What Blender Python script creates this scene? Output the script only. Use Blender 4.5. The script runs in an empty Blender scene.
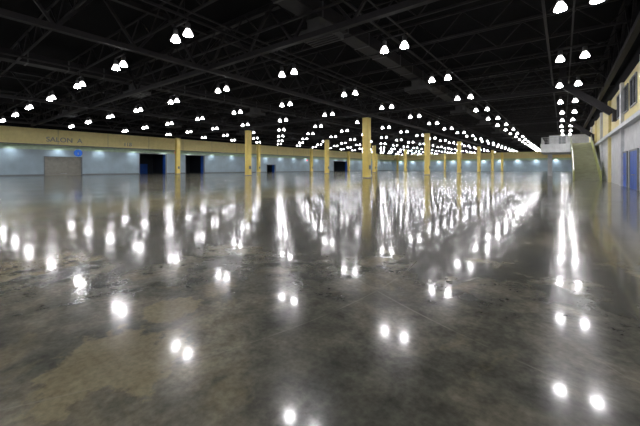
import bpy, math, random
from mathutils import Vector, Matrix
random.seed(4)
scene = bpy.context.scene
scene.view_settings.view_transform = 'Standard'
scene.view_settings.exposure = 0.0
# ------------------------------------------------------------------ materials
def new_mat(name):
    m = bpy.data.materials.new(name); m.use_nodes = True
    nt = m.node_tree
    return m, nt, nt.nodes['Principled BSDF']
def paint(name, col, rough=0.5, metal=0.0, var=0.12, scale=1.5, emis=None, estr=0.0, spec=0.5):
    m, nt, b = new_mat(name)
    tc = nt.nodes.new('ShaderNodeTexCoord')
    n = nt.nodes.new('ShaderNodeTexNoise'); n.inputs['Scale'].default_value = scale; n.inputs['Detail'].default_value = 5
    nt.links.new(tc.outputs['Object'], n.inputs['Vector'])
    r = nt.nodes.new('ShaderNodeValToRGB')
    r.color_ramp.elements[0].position = .3; r.color_ramp.elements[1].position = .7
    r.color_ramp.elements[0].color = (*[c*(1-var) for c in col], 1)
    r.color_ramp.elements[1].color = (*[min(1, c*(1+var)) for c in col], 1)
    nt.links.new(n.outputs['Fac'], r.inputs['Fac'])
    nt.links.new(r.outputs['Color'], b.inputs['Base Color'])
    b.inputs['Roughness'].default_value = rough
    b.inputs['Metallic'].default_value = metal
    b.inputs['Specular IOR Level'].default_value = spec
    if emis:
        b.inputs['Emission Color'].default_value = (*emis, 1)
        b.inputs['Emission Strength'].default_value = estr
    return m
M_yel = paint('yellow_wall_paint', (.88, .77, .36), .55, var=.06)
M_colm = paint('yellow_column_paint', (.95, .76, .22), .45, var=.05)
M_blue = paint('pale_blue_wall_paint', (.42, .54, .62), .5, scale=.5)
M_mint = paint('mint_trim_paint', (.50, .66, .52), .5)
M_dark = paint('black_ceiling_paint', (.012, .012, .014), .9, scale=.4, spec=.1)
M_steel = paint('dark_grey_steel', (.029, .027, .031), .6, scale=2, spec=.3)
M_duct = paint('dull_galvanised_duct', (.09, .09, .095), .5, metal=.1)
M_shut = paint('rollup_door_metal', (.34, .33, .28), .45)
M_frame = paint('door_frame_metal', (.20, .22, .24), .4)
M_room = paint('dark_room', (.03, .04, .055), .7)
M_bdoor = paint('blue_door_paint', (.02, .12, .60), .4)
M_white = paint('white_paint', (.74, .76, .78), .5)
M_olive = paint('olive_panel_paint', (.46, .50, .19), .45)
M_glass = paint('dark_window_glass', (.02, .025, .04), .08)
M_conc = paint('stair_concrete', (.36, .37, .27), .7)
M_rail = paint('brushed_steel', (.55, .56, .57), .3, metal=.9)
M_lamp = paint('lamp_lens', (.9, .9, .9), .3, emis=(1.0, .97, .99), estr=190)
M_bell = paint('acrylic_bell', (.6, .63, .66), .3, emis=(1.0, .98, .96), estr=6)
M_sign = paint('blue_sign_face', (.02, .12, .5), .4, emis=(.03, .2, .9), estr=.3)
M_let = paint('sign_letter_paint', (.30, .32, .34), .4)
M_exit = paint('exit_sign_face', (.5, .05, .03), .4, emis=(1, .08, .04), estr=3)

# ---- floor
def floor_material():
    m, nt, b = new_mat('polished_concrete')
    N, L = nt.nodes, nt.links
    tc = N.new('ShaderNodeTexCoord')
    def noise(scale, det=6, rough=.6, dist=0.0):
        n = N.new('ShaderNodeTexNoise'); n.inputs['Scale'].default_value = scale
        n.inputs['Detail'].default_value = det; n.inputs['Roughness'].default_value = rough
        n.inputs['Distortion'].default_value = dist
        L.new(tc.outputs['Object'], n.inputs['Vector']); return n.outputs['Fac']
    def ramp(fac, stops):
        r = N.new('ShaderNodeValToRGB'); e = r.color_ramp.elements
        while len(e) < len(stops): e.new(.5)
        for i, (p, c) in enumerate(stops):
            e[i].position = p; e[i].color = (*c, 1) if isinstance(c, tuple) else (c, c, c, 1)
        L.new(fac, r.inputs['Fac']); return r.outputs['Color']
    def math_(op, a, bb=None, clamp=False):
        n = N.new('ShaderNodeMath'); n.operation = op; n.use_clamp = clamp
        for i, v in enumerate((a, bb)):
            if v is None: continue
            if isinstance(v, (int, float)): n.inputs[i].default_value = v
            else: L.new(v, n.inputs[i])
        return n.outputs[0]
    def mix(f, a, bb, mode='MIX'):
        n = N.new('ShaderNodeMix'); n.data_type = 'RGBA'; n.blend_type = mode
        if isinstance(f, (int, float)): n.inputs[0].default_value = f
        else: L.new(f, n.inputs[0])
        for i, v in ((6, a), (7, bb)):
            if isinstance(v, tuple): n.inputs[i].default_value = (*v, 1)
            else: L.new(v, n.inputs[i])
        return n.outputs[2]
    base = ramp(noise(.9, 10, .64, .4), [(.36, (.048, .051, .043)), (.5, (.084, .083, .068)), (.63, (.135, .127, .098))])
    big = ramp(noise(.22, 4, .5), [(.4, .82), (.6, 1.2)])
    col = mix(1.0, base, big, 'MULTIPLY')
    fine = ramp(noise(4.0, 8, .65), [(.35, .72), (.65, 1.28)])
    col = mix(1.0, col, fine, 'MULTIPLY')
    sep = N.new('ShaderNodeSeparateXYZ'); L.new(tc.outputs['Object'], sep.inputs[0])
    def rad(cx, cy):
        dx = math_('SUBTRACT', sep.outputs[0], cx); dy = math_('SUBTRACT', sep.outputs[1], cy)
        return math_('SQRT', math_('ADD', math_('MULTIPLY', dx, dx), math_('MULTIPLY', dy, dy)))
    tan = ramp(noise(.7, 8, .62, .6), [(.57, 0.0), (.64, .6)])
    edge = noise(2.2, 8, .65)
    for (cx, cy, R) in ((-2.8, 1.0, .42), (-3.3, 1.75, .25), (-6.9, 1.2, .9), (.9, 8.2, 1.1), (-9.5, 2.5, 1.2), (1.6, 6.2, .6)):
        q = math_('DIVIDE', rad(cx, cy), R)
        q = math_('ADD', q, math_('MULTIPLY', math_('SUBTRACT', edge, .5), 4.0))
        q = math_('MULTIPLY', math_('SUBTRACT', 1.25, q), 4.0, True)
        tan = math_('MAXIMUM', tan, q)
    col = mix(math_('MULTIPLY', tan, .5), col, (.25, .215, .125))
    speck = ramp(noise(22, 4, .6), [(.35, .85), (.65, 1.15)])
    col = mix(1.0, col, speck, 'MULTIPLY')
    def joint(c, off, sp, w):
        f = math_('FRACT', math_('DIVIDE', math_('ADD', c, off + 900), sp))
        d = math_('ABSOLUTE', math_('SUBTRACT', f, .5))
        return math_('LESS_THAN', d, w/sp)
    j = math_('MAXIMUM', joint(sep.outputs[0], 2.6, 8.9, .004), joint(sep.outputs[1], 3.1, 8.9, .004))
    def arc(cx, cy, R, w):
        return math_('LESS_THAN', math_('ABSOLUTE', math_('SUBTRACT', rad(cx, cy), R)), w)
    a = math_('MAXIMUM', arc(-9, 4, 7.2, .008), math_('MAXIMUM', arc(2.5, 12, 9.5, .010), arc(-2, 1, 3.2, .005)))
    brk = ramp(noise(.8, 3), [(.45, 0.0), (.55, 1.0)])
    a = math_('MULTIPLY', a, brk)
    col = mix(math_('MULTIPLY', j, .3), col, (.03, .03, .026))
    col = mix(math_('MULTIPLY', a, .25), col, (.26, .25, .21))
    L.new(col, b.inputs['Base Color'])
    rr = ramp(noise(.6, 2, .5), [(.3, .17), (.7, .23)])
    L.new(rr, b.inputs['Roughness'])
    b.inputs['IOR'].default_value = 1.22
    b.inputs['Coat Weight'].default_value = .45
    b.inputs['Coat IOR'].default_value = 1.36
    cr = ramp(noise(.5, 2, .5), [(.3, .065), (.7, .09)])
    L.new(cr, b.inputs['Coat Roughness'])
    return m
M_floor = floor_material()

# ------------------------------------------------------------------ mesh builder
class MB:
    def __init__(s): s.v = []; s.f = []; s.mi = []; s.mats = []; s.sm = []
    def _m(s, m):
        if m not in s.mats: s.mats.append(m)
        return s.mats.index(m)
    def box(s, a, b, m):
        x0, x1 = sorted((a[0], b[0])); y0, y1 = sorted((a[1], b[1])); z0, z1 = sorted((a[2], b[2]))
        n = len(s.v)
        s.v += [(x0,y0,z0),(x1,y0,z0),(x1,y1,z0),(x0,y1,z0),(x0,y0,z1),(x1,y0,z1),(x1,y1,z1),(x0,y1,z1)]
        for f in ((0,3,2,1),(4,5,6,7),(0,1,5,4),(1,2,6,5),(2,3,7,6),(3,0,4,7)):
            s.f.append([n+i for i in f]); s.mi.append(s._m(m)); s.sm.append(False)
    def beam(s, p, q, w, h, m):
        p = Vector(p); q = Vector(q); d = (q-p).normalized()
        up = Vector((0,0,1)) if abs(d.z) < .95 else Vector((0,1,0))
        r = d.cross(up).normalized(); u = r.cross(d)
        n = len(s.v)
        for c in (p, q):
            for a, bb in ((-1,-1),(1,-1),(1,1),(-1,1)):
                s.v.append(tuple(c + r*a*w/2 + u*bb*h/2))
        for f in ((0,1,2,3),(7,6,5,4),(0,4,5,1),(1,5,6,2),(2,6,7,3),(3,7,4,0)):
            s.f.append([n+i for i in f]); s.mi.append(s._m(m)); s.sm.append(False)
    def lathe(s, c, prof, m, seg=10, axis=None):
        n = len(s.v); k = len(prof)
        for r, z in prof:
            for i in range(seg):
                a = 2*math.pi*i/seg
                s.v.append((c[0]+r*math.cos(a), c[1]+r*math.sin(a), c[2]+z))
        for j in range(k-1):
            for i in range(seg):
                i2 = (i+1) % seg
                s.f.append([n+j*seg+i, n+j*seg+i2, n+(j+1)*seg+i2, n+(j+1)*seg+i]); s.mi.append(s._m(m)); s.sm.append(True)
        for j, rev in ((0, True), (k-1, False)):
            if prof[j][0] > 1e-4:
                f = [n+j*seg+i for i in range(seg)]
                s.f.append(f[::-1] if rev else f); s.mi.append(s._m(m)); s.sm.append(False)
    def obj(s, name, loc=(0,0,0)):
        me = bpy.data.meshes.new(name); me.from_pydata(s.v, [], s.f)
        for m in s.mats: me.materials.append(m)
        me.polygons.foreach_set('material_index', s.mi)
        me.polygons.foreach_set('use_smooth', s.sm)
        me.update()
        o = bpy.data.objects.new(name, me); o.location = loc
        scene.collection.objects.link(o); return o

Y0, Y1 = -30.0, 182.0
XL, XR = -82.5, 4.0
BX = -81.3
ZC = 13.0
# floor / ceiling
b = MB(); b.box((XL-.5, Y0-.5, -.2), (XR+.5, Y1+.5, 0), M_floor); b.obj('floor')
b = MB(); b.box((XL-.5, Y0-.5, ZC), (XR+.5, Y1+.5, ZC+.3), M_dark)
b.obj('ceiling')

# left wall with openings
ops = [(17.7, 23.8, 3.7), (35.7, 42.2, 5.0), (47.7, 53.3, 5.0), (78, 82, 2.6), (119, 131, 4.6)]
b = MB(); cur = Y0
for a, c, h in ops:
    b.box((XL-.4, cur, 0), (XL, a, 5.15), M_blue)
    b.box((XL-.4, a, h), (XL, c, 5.15), M_blue)
    cur = c
b.box((XL-.4, cur, 0), (XL, Y1, 5.15), M_blue)
b.box((XL-.4, Y0, 5.15), (XL+.05, Y1, 6.1), M_mint)
b.box((XL-.4, Y0, 6.1), (BX, Y1, 9.2), M_yel)
b.box((XL-.4, Y0, 9.2), (BX-.3, Y1, ZC), M_dark)
b.box((BX-.02, Y0, 6.0), (BX+.06, Y1, 6.18), M_frame)
y = Y0+5
while y < Y1:
    b.box((BX-.01, y, 6.2), (BX+.015, y+.05, 9.2), M_frame); y += 8.9
b.obj('wall_left')
# rooms behind openings
b = MB()
for a, c, h in ops[1:]:
    x0, x1 = XL-9, XL-.4
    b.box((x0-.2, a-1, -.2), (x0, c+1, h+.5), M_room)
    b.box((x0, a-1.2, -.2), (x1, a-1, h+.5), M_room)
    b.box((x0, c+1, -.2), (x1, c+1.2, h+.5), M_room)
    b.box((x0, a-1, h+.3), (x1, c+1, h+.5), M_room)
    b.box((x0, a-1, -.2), (x1, c+1, 0), M_floor)
    b.box((x0+.02, c-2.6, 0), (x0+.1, c-.6, 2.6), M_bdoor)
    b.box((x1-1.2, c-.02, 0), (x1, c+1, h), M_bdoor)
b.obj('wall_corridor_recess')
# frames
for i, (a, c, h) in enumerate(ops):
    b = MB()
    b.box((XL-.1, a-.15, 0), (XL+.08, a, h+.15), M_frame)
    b.box((XL-.1, c, 0), (XL+.08, c+.15, h+.15), M_frame)
    b.box((XL-.1, a, h), (XL+.08, c, h+.15), M_frame)
    if i == 0:
        z = 0
        while z < h-.01:
            b.box((XL-.25, a, z), (XL-.17, c, min(z+.18, h)), M_shut)
            b.box((XL-.25, a, z+.18), (XL-.2, c, min(z+.22, h)), M_frame); z += .22
        b.box((XL-.17, (a+c)/2-.5, .3), (XL-.1, (a+c)/2+.5, .4), M_rail)
    b.obj('door_%d' % (i+1))
# baseboard
b = MB(); cur = Y0
for a, c, h in ops:
    b.box((XL, cur, 0), (XL+.04, a-.15, .25), M_frame); cur = c+.15
b.box((XL, cur, 0), (XL+.04, Y1, .25), M_frame)
b.obj('baseboard_left')

# far wall
b = MB()
b.box((XL-.5, Y1, 0), (XR+.5, Y1+.4, 5.15), M_blue)
b.box((XL-.5, Y1-.05, 5.15), (XR+.5, Y1+.4, 6.1), M_mint)
b.box((XL-.5, Y1-1.2, 6.1), (XR+.5, Y1+.4, 9.2), M_yel)
b.box((XL-.5, Y1-.9, 9.2), (XR+.5, Y1+.4, ZC), M_dark)
b.obj('wall_far')
b = MB()
b.box((XL-.5, Y0-.4, 0), (XR+.5, Y0, 6.1), M_blue)
b.box((XL-.5, Y0-.4, 6.1), (XR+.5, Y0, 9.2), M_yel)
b.box((XL-.5, Y0-.4, 9.2), (XR+.5, Y0, ZC), M_dark)
b.obj('wall_back')

# right wall
b = MB()
doorsR = [(29.6, 32.6), (34.0, 37.4), (9, 12)]
b.box((XR, Y0, 0), (XR+.4, Y1, 4.7), M_white)
b.box((XR-.35, Y0, 4.7), (XR+.4, Y1, 5.0), M_white)
b.box((XR, Y0, 5.0), (XR+.4, Y1, 8.5), M_yel)
b.box((XR+.01, Y0, 8.5), (XR+.4, Y1, ZC), M_dark)
y = Y0 + 3.6
while y < Y1-5:
    b.box((XR-.22, y, 0), (XR, y+.7, 8.5), M_white if int(y) % 2 else M_yel)
    y += 8.9
b.obj('wall_right')
wi = 1
for y in (12.5, 16.0, 21.4, 25.0, 30.2, 33.8, 37.2):
    w = MB()
    w.box((XR-.03, y, 6.0), (XR+.02, y+2.4, 7.9), M_glass)
    for (p, q) in (((y-.1, 5.9), (y, 8.0)), ((y+2.4, 5.9), (y+2.5, 8.0)), ((y, 5.9), (y+2.4, 6.0)), ((y, 7.9), (y+2.4, 8.0)), ((y+1.17, 6.0), (y+1.23, 7.9))):
        w.box((XR-.08, p[0], p[1]), (XR, q[0], q[1]), M_frame)
    w.obj('window_%d' % wi); wi += 1
for i, (a, c) in enumerate(doorsR):
    w = MB(); m_ = (a+c)/2; h = 2.7
    w.box((XR-.06, a, 0.01), (XR+.01, m_-.02, h), M_bdoor)
    w.box((XR-.06, m_+.02, 0.01), (XR+.01, c, h), M_bdoor)
    w.box((XR-.10, a-.12, 0), (XR, a, h+.12), M_frame)
    w.box((XR-.10, c, 0), (XR, c+.12, h+.12), M_frame)
    w.box((XR-.10, a, h), (XR, c, h+.12), M_frame)
    for s_ in (-.35, .2):
        w.box((XR-.14, m_+s_, 1.0), (XR-.10, m_+s_+.15, 1.06), M_rail)
        w.box((XR-.10, m_+s_, 1.0), (XR-.06, m_+s_+.03, 1.06), M_rail)
    w.obj('door_%d' % (len(ops)+1+i))

# signage
def text(name, s, loc, size, rot, mat, ext=.05):
    c = bpy.data.curves.new(name, 'FONT'); c.body = s; c.size = size; c.extrude = ext
    c.align_x = 'CENTER'; c.materials.append(mat)
    o = bpy.data.objects.new(name, c); o.location = loc; o.rotation_euler = rot
    scene.collection.objects.link(o)
RL = (math.pi/2, 0, math.pi/2)
text('hall_name_lettering', 'SALON  A', (BX+.06, 20.6, 6.75), 1.35, RL, M_let)
text('hall_number_lettering', '118', (BX+.06, 32.5, 6.6), 1.2, RL, M_let)
b = MB()
prof = [(.75, 0), (.75, .1)]
b.lathe((0, 0, 0), prof, M_sign, 28)
b.lathe((0, 0, .1), [(.12, 0), (.12, .02)], M_white, 12)
b.box((-.10, -.1, .1), (.35, .1, .12), M_white)
o = b.obj('round_blue_sign', (XL, 23.2, 4.7)); o.rotation_euler = (0, math.pi/2, 0)

# columns
def column_mesh():
    b = MB(); a = .48; ch = .06; H = 9.0
    ring = [(-a+ch,-a),(a-ch,-a),(a,-a+ch),(a,a-ch),(a-ch,a),(-a+ch,a),(-a,a-ch),(-a,-a+ch)]
    n = len(b.v)
    for z in (0, H):
        for (x, y) in ring: b.v.append((x, y, z))
    for i in range(8):
        j = (i+1) % 8
        b.f.append([n+i, n+j, n+8+j, n+8+i]); b.mi.append(b._m(M_colm)); b.sm.append(False)
    b.f.append([n+8+i for i in range(8)]); b.mi.append(0); b.sm.append(False)
    b.box((-a-.05, -a-.05, 0), (a+.05, a+.05, .12), M_frame)
    b.box((-a-.12, -a-.12, H-.05), (a+.12, a+.12, H+.35), M_steel)
    b.box((a, -.2, 1.3), (a+.12, .2, 1.9), M_frame)
    b.box((-.25, -a-.12, 1.3), (.25, -a, 2.0), M_colm)
    b.beam((.3, -a-.03, 2.0), (.3, -a-.03, H-.05), .05, .05, M_colm)
    return b
cm = None
for u in (23.3, 50.0, 76.7):
    for k in range(0, 6):
        v = 42.2 + 26.7*k
        if v > Y1-3: continue
        if cm is None:
            o = column_mesh().obj('yellow_column', (-u, v, 0)); cm = o.data
        else:
            o = bpy.data.objects.new('yellow_column', cm); o.location = (-u, v, 0); scene.collection.objects.link(o)

# ceiling trusses
def truss(b, p, q, z0, z1, step, cw, ww, m):
    p = Vector(p); q = Vector(q); Ln = (q-p).length; d = (q-p)/Ln
    b.beam((p.x, p.y, z0), (q.x, q.y, z0), cw, cw, m)
    b.beam((p.x, p.y, z1), (q.x, q.y, z1), cw, cw, m)
    n = int(Ln/step); s = Ln/n
    for i in range(n):
        a = p+d*s*i; c = p+d*s*(i+1)
        if i % 2 == 0: b.beam((a.x, a.y, z0), (c.x, c.y, z1), ww, ww, m)
        else: b.beam((a.x, a.y, z1), (c.x, c.y, z0), ww, ww, m)
b = MB()
for u in (-3.4, 23.3, 50.0, 76.7):
    truss(b, (-u, Y0, 0), (-u, Y1-1.3, 0), 9.6, 12.6, 2.2, .34, .16, M_steel)
v = 15.5-26.7
while v < Y1:
    truss(b, (BX, v, 0), (XR, v, 0), 9.7, 12.5, 2.2, .34, .16, M_steel); v += 26.7
b.obj('ceiling_truss')
b = MB()
v = 1.0 - 8.9*3
i = 0
while v < Y1-2:
    truss(b, (BX, v+.9, 0), (XR, v+.9, 0), 11.0, 12.6, 1.6, .13, .07, M_steel); v += 4.45
b.obj('ceiling_joist')
b = MB()
u = -0.5
while u < 80:
    b.beam((-u, Y0, 10.6), (-u, Y1-1.3, 10.6), .09, .09, M_steel)
    b.beam((-u-1.4, Y0, 10.9), (-u-1.4, Y1-1.3, 10.9), .14, .14, M_steel)
    u += 8.9
b.obj('ceiling_conduit')
# ducts
b = MB()
for u in (12.6, 39, 64):
    b.box((-u-.6, Y0+2, 11.0), (-u+.6, Y1-4, 11.9), M_steel)
    v = 4.0
    while v < Y1-6:
        b.box((-u-.65, v, 10.95), (-u+.65, v+.12, 11.95), M_duct)
        v += 3.0
    v = 16.6
    while v < Y1-8:
        b.box((-u-.5, v-.7, 10.2), (-u+.5, v+.7, 11.0), M_duct)
        b.box((-u-1.2, v-1.0, 9.9), (-u+1.2, v+1.0, 10.25), M_duct)
        for q in range(6):
            b.box((-u-1.1, v-.9+q*.32, 9.86), (-u+1.1, v-.8+q*.32, 9.9), M_steel)
        v += 17.8
b.obj('ceiling_air_duct')
# knee braces at right wall
for v in (15.5, 42.2, 68.9, 95.6, 122.3, 149.0):
    b = MB()
    b.beam((XR-.3, v-1.6, 6.7), (.0, v-1.6, 9.9), .5, .6, M_steel)
    b.box((XR-.3, v-2.1, 5.9), (XR-.01, v-1.1, 6.9), M_steel)
    b.box((-.3, v-2.0, 9.6), (.3, v-1.2, ZC-.02), M_steel)
    b.obj('steel_knee_brace')

# high bay lights
b = MB()
for k in range(-1, 8):
    for mm in range(-4, 19):
        u = 8.4+8.9*k; v = 18.8+8.9*mm
        if v > Y1-3: continue
        jx = random.uniform(-.12, .12); jy = random.uniform(-.12, .12)
        x, y = -u+jx, v+jy
        zt = 9.75
        b.beam((x-.85, y, zt), (x+.85, y, zt), .08, .08, M_steel)
        for s in (-.3, .3):
            b.beam((x+s, y, zt), (x+s, y, 11.0), .02, .02, M_steel)
        for s in (-.66, .66):
            cx = x+s
            b.beam((cx, y, zt), (cx, y, 9.6), .05, .05, M_steel)
            b.lathe((cx, y, 9.25), [(.05, .38), (.13, .34), (.14, .05), (.11, 0)][::-1], M_duct, 10)
            b.lathe((cx, y, 8.90), [(.27, 0), (.25, .09), (.19, .22), (.11, .36)], M_bell, 12)
            b.lathe((cx, y, 8.865), [(.14, 0), (.24, .025)], M_lamp, 12)
b.obj('high_bay_light_array')

# downlights under soffit of left and far wall
par = bpy.data.objects.new('wall_downlight_row', None); scene.collection.objects.link(par)
b = MB()
def dl(x, y, col, e=290):
    L = bpy.data.lights.new('downlight_lamp', 'SPOT'); L.energy = e; L.spot_size = math.radians(140); L.spot_blend = .8
    L.shadow_soft_size = .08; L.color = col
    o = bpy.data.objects.new('downlight_lamp', L); o.location = (x, y, 6.0); o.parent = par
    scene.collection.objects.link(o)
    b.lathe((x, y, 6.02), [(.14, 0), (.14, .08)], M_frame, 12)
v = -9.0
while v < Y1-2:
    dl(XL+1.0, v, (.86, .93, 1.0)); v += 7.2
x = XL+5
while x < XR-4:
    dl(x, Y1-.9, (.85, .93, 1.0), 700); x += 7.5
o = b.obj('downlight_housing'); o.parent = par

# stairs + mezzanine
st = bpy.data.objects.new('mezzanine_staircase', None); scene.collection.objects.link(st)
b = MB()
sv, ev, zt = 50.0, 66.0, 5.5
n = 32; xs0, xs1 = 1.0, 3.6
for i in range(n):
    y = sv + (ev-sv)*i/n; z = zt*(i+1)/n
    b.box((xs0+.12, y, max(0, z-.5)), (xs1-.12, min(y+(ev-sv)/n+.02, ev-.03), z), M_conc)
o = b.obj('stair_steps'); o.parent = st
b = MB()
for x in (xs0, xs1-.12):
    nn = len(b.v)
    pts = [(sv-.6, 0), (sv+1.3, 0), (ev-.03, zt-.7), (ev-.03, zt+1.15), (sv-.6, 1.15)]
    for dx in (0, .12):
        for (y, z) in pts: b.v.append((x+dx, y, z))
    fs = [[0,1,2,3,4], [9,8,7,6,5]] + [[i, 5+i, 5+(i+1) % 5, (i+1) % 5] for i in range(5)]
    for f in fs: b.f.append([nn+q for q in f][::-1]); b.mi.append(b._m(M_olive)); b.sm.append(False)
    b.beam((x+.06, sv-.6, 1.22), (x+.06, ev-.03, zt+1.22), .08, .06, M_rail)
o = b.obj('stair_side_panels'); o.parent = st
mz = MB()
mz.box((-3.0, ev, 4.1), (XR-.4, ev+11, zt), M_white)
mz.box((-3.05, ev-.02, 5.1), (-2.95, ev+11, zt+.1), M_mint)
for z in (.3, .55, .8):
    mz.beam((-2.9, ev+.1, zt+z), (xs0, ev+.1, zt+z), .03, .03, M_rail)
    mz.beam((-2.9, ev+.1, zt+z), (-2.9, ev+11, zt+z), .03, .03, M_rail)
mz.beam((-2.9, ev+.1, zt+1.1), (xs0, ev+.1, zt+1.1), .07, .07, M_rail)
mz.beam((-2.9, ev+.1, zt+1.1), (-2.9, ev+11, zt+1.1), .07, .07, M_rail)
x = -2.9
while x < xs0+.1:
    mz.beam((x, ev+.1, zt), (x, ev+.1, zt+1.1), .05, .05, M_rail); x += .92
y = ev+1
while y < ev+11:
    mz.beam((-2.9, y, zt), (-2.9, y, zt+1.1), .05, .05, M_rail); y += 1.2
mz.box((-2.3, ev+8, 0), (-1.6, ev+8.7, 4.3), M_white)
mz.box((-2.0, ev+6, zt), (XR-.4, ev+6.2, 7.4), M_white)
mz.box((-.6, ev+5.94, zt+.02), (.4, ev+6.0, zt+1.7), M_frame)
mz.obj('mezzanine_landing')

# exit signs
for (x, y, z) in ((XL+.06, 44.9, 5.6), (XL+.06, 70, 4.6), (XL+.06, 100, 4.6)):
    b = MB(); b.box((-.06, -.4, -.2), (.03, .4, .2), M_frame); b.box((.03, -.36, -.16), (.04, .36, .16), M_exit)
    b.obj('exit_sign', (x, y, z))

# world + camera
w = bpy.data.worlds.new('World'); scene.world = w; w.use_nodes = True
w.node_tree.nodes['Background'].inputs[0].default_value = (.02, .02, .025, 1)
w.node_tree.nodes['Background'].inputs[1].default_value = .3
cam = bpy.data.cameras.new('camera'); co = bpy.data.objects.new('camera', cam)
co.location = (0, 0, 1.5); co.rotation_euler = (math.pi/2, 0, math.radians(37.2))
cam.lens = 18; cam.sensor_width = 36; cam.shift_y = -45/640; cam.clip_end = 600; cam.clip_start = .05
scene.collection.objects.link(co); scene.camera = co
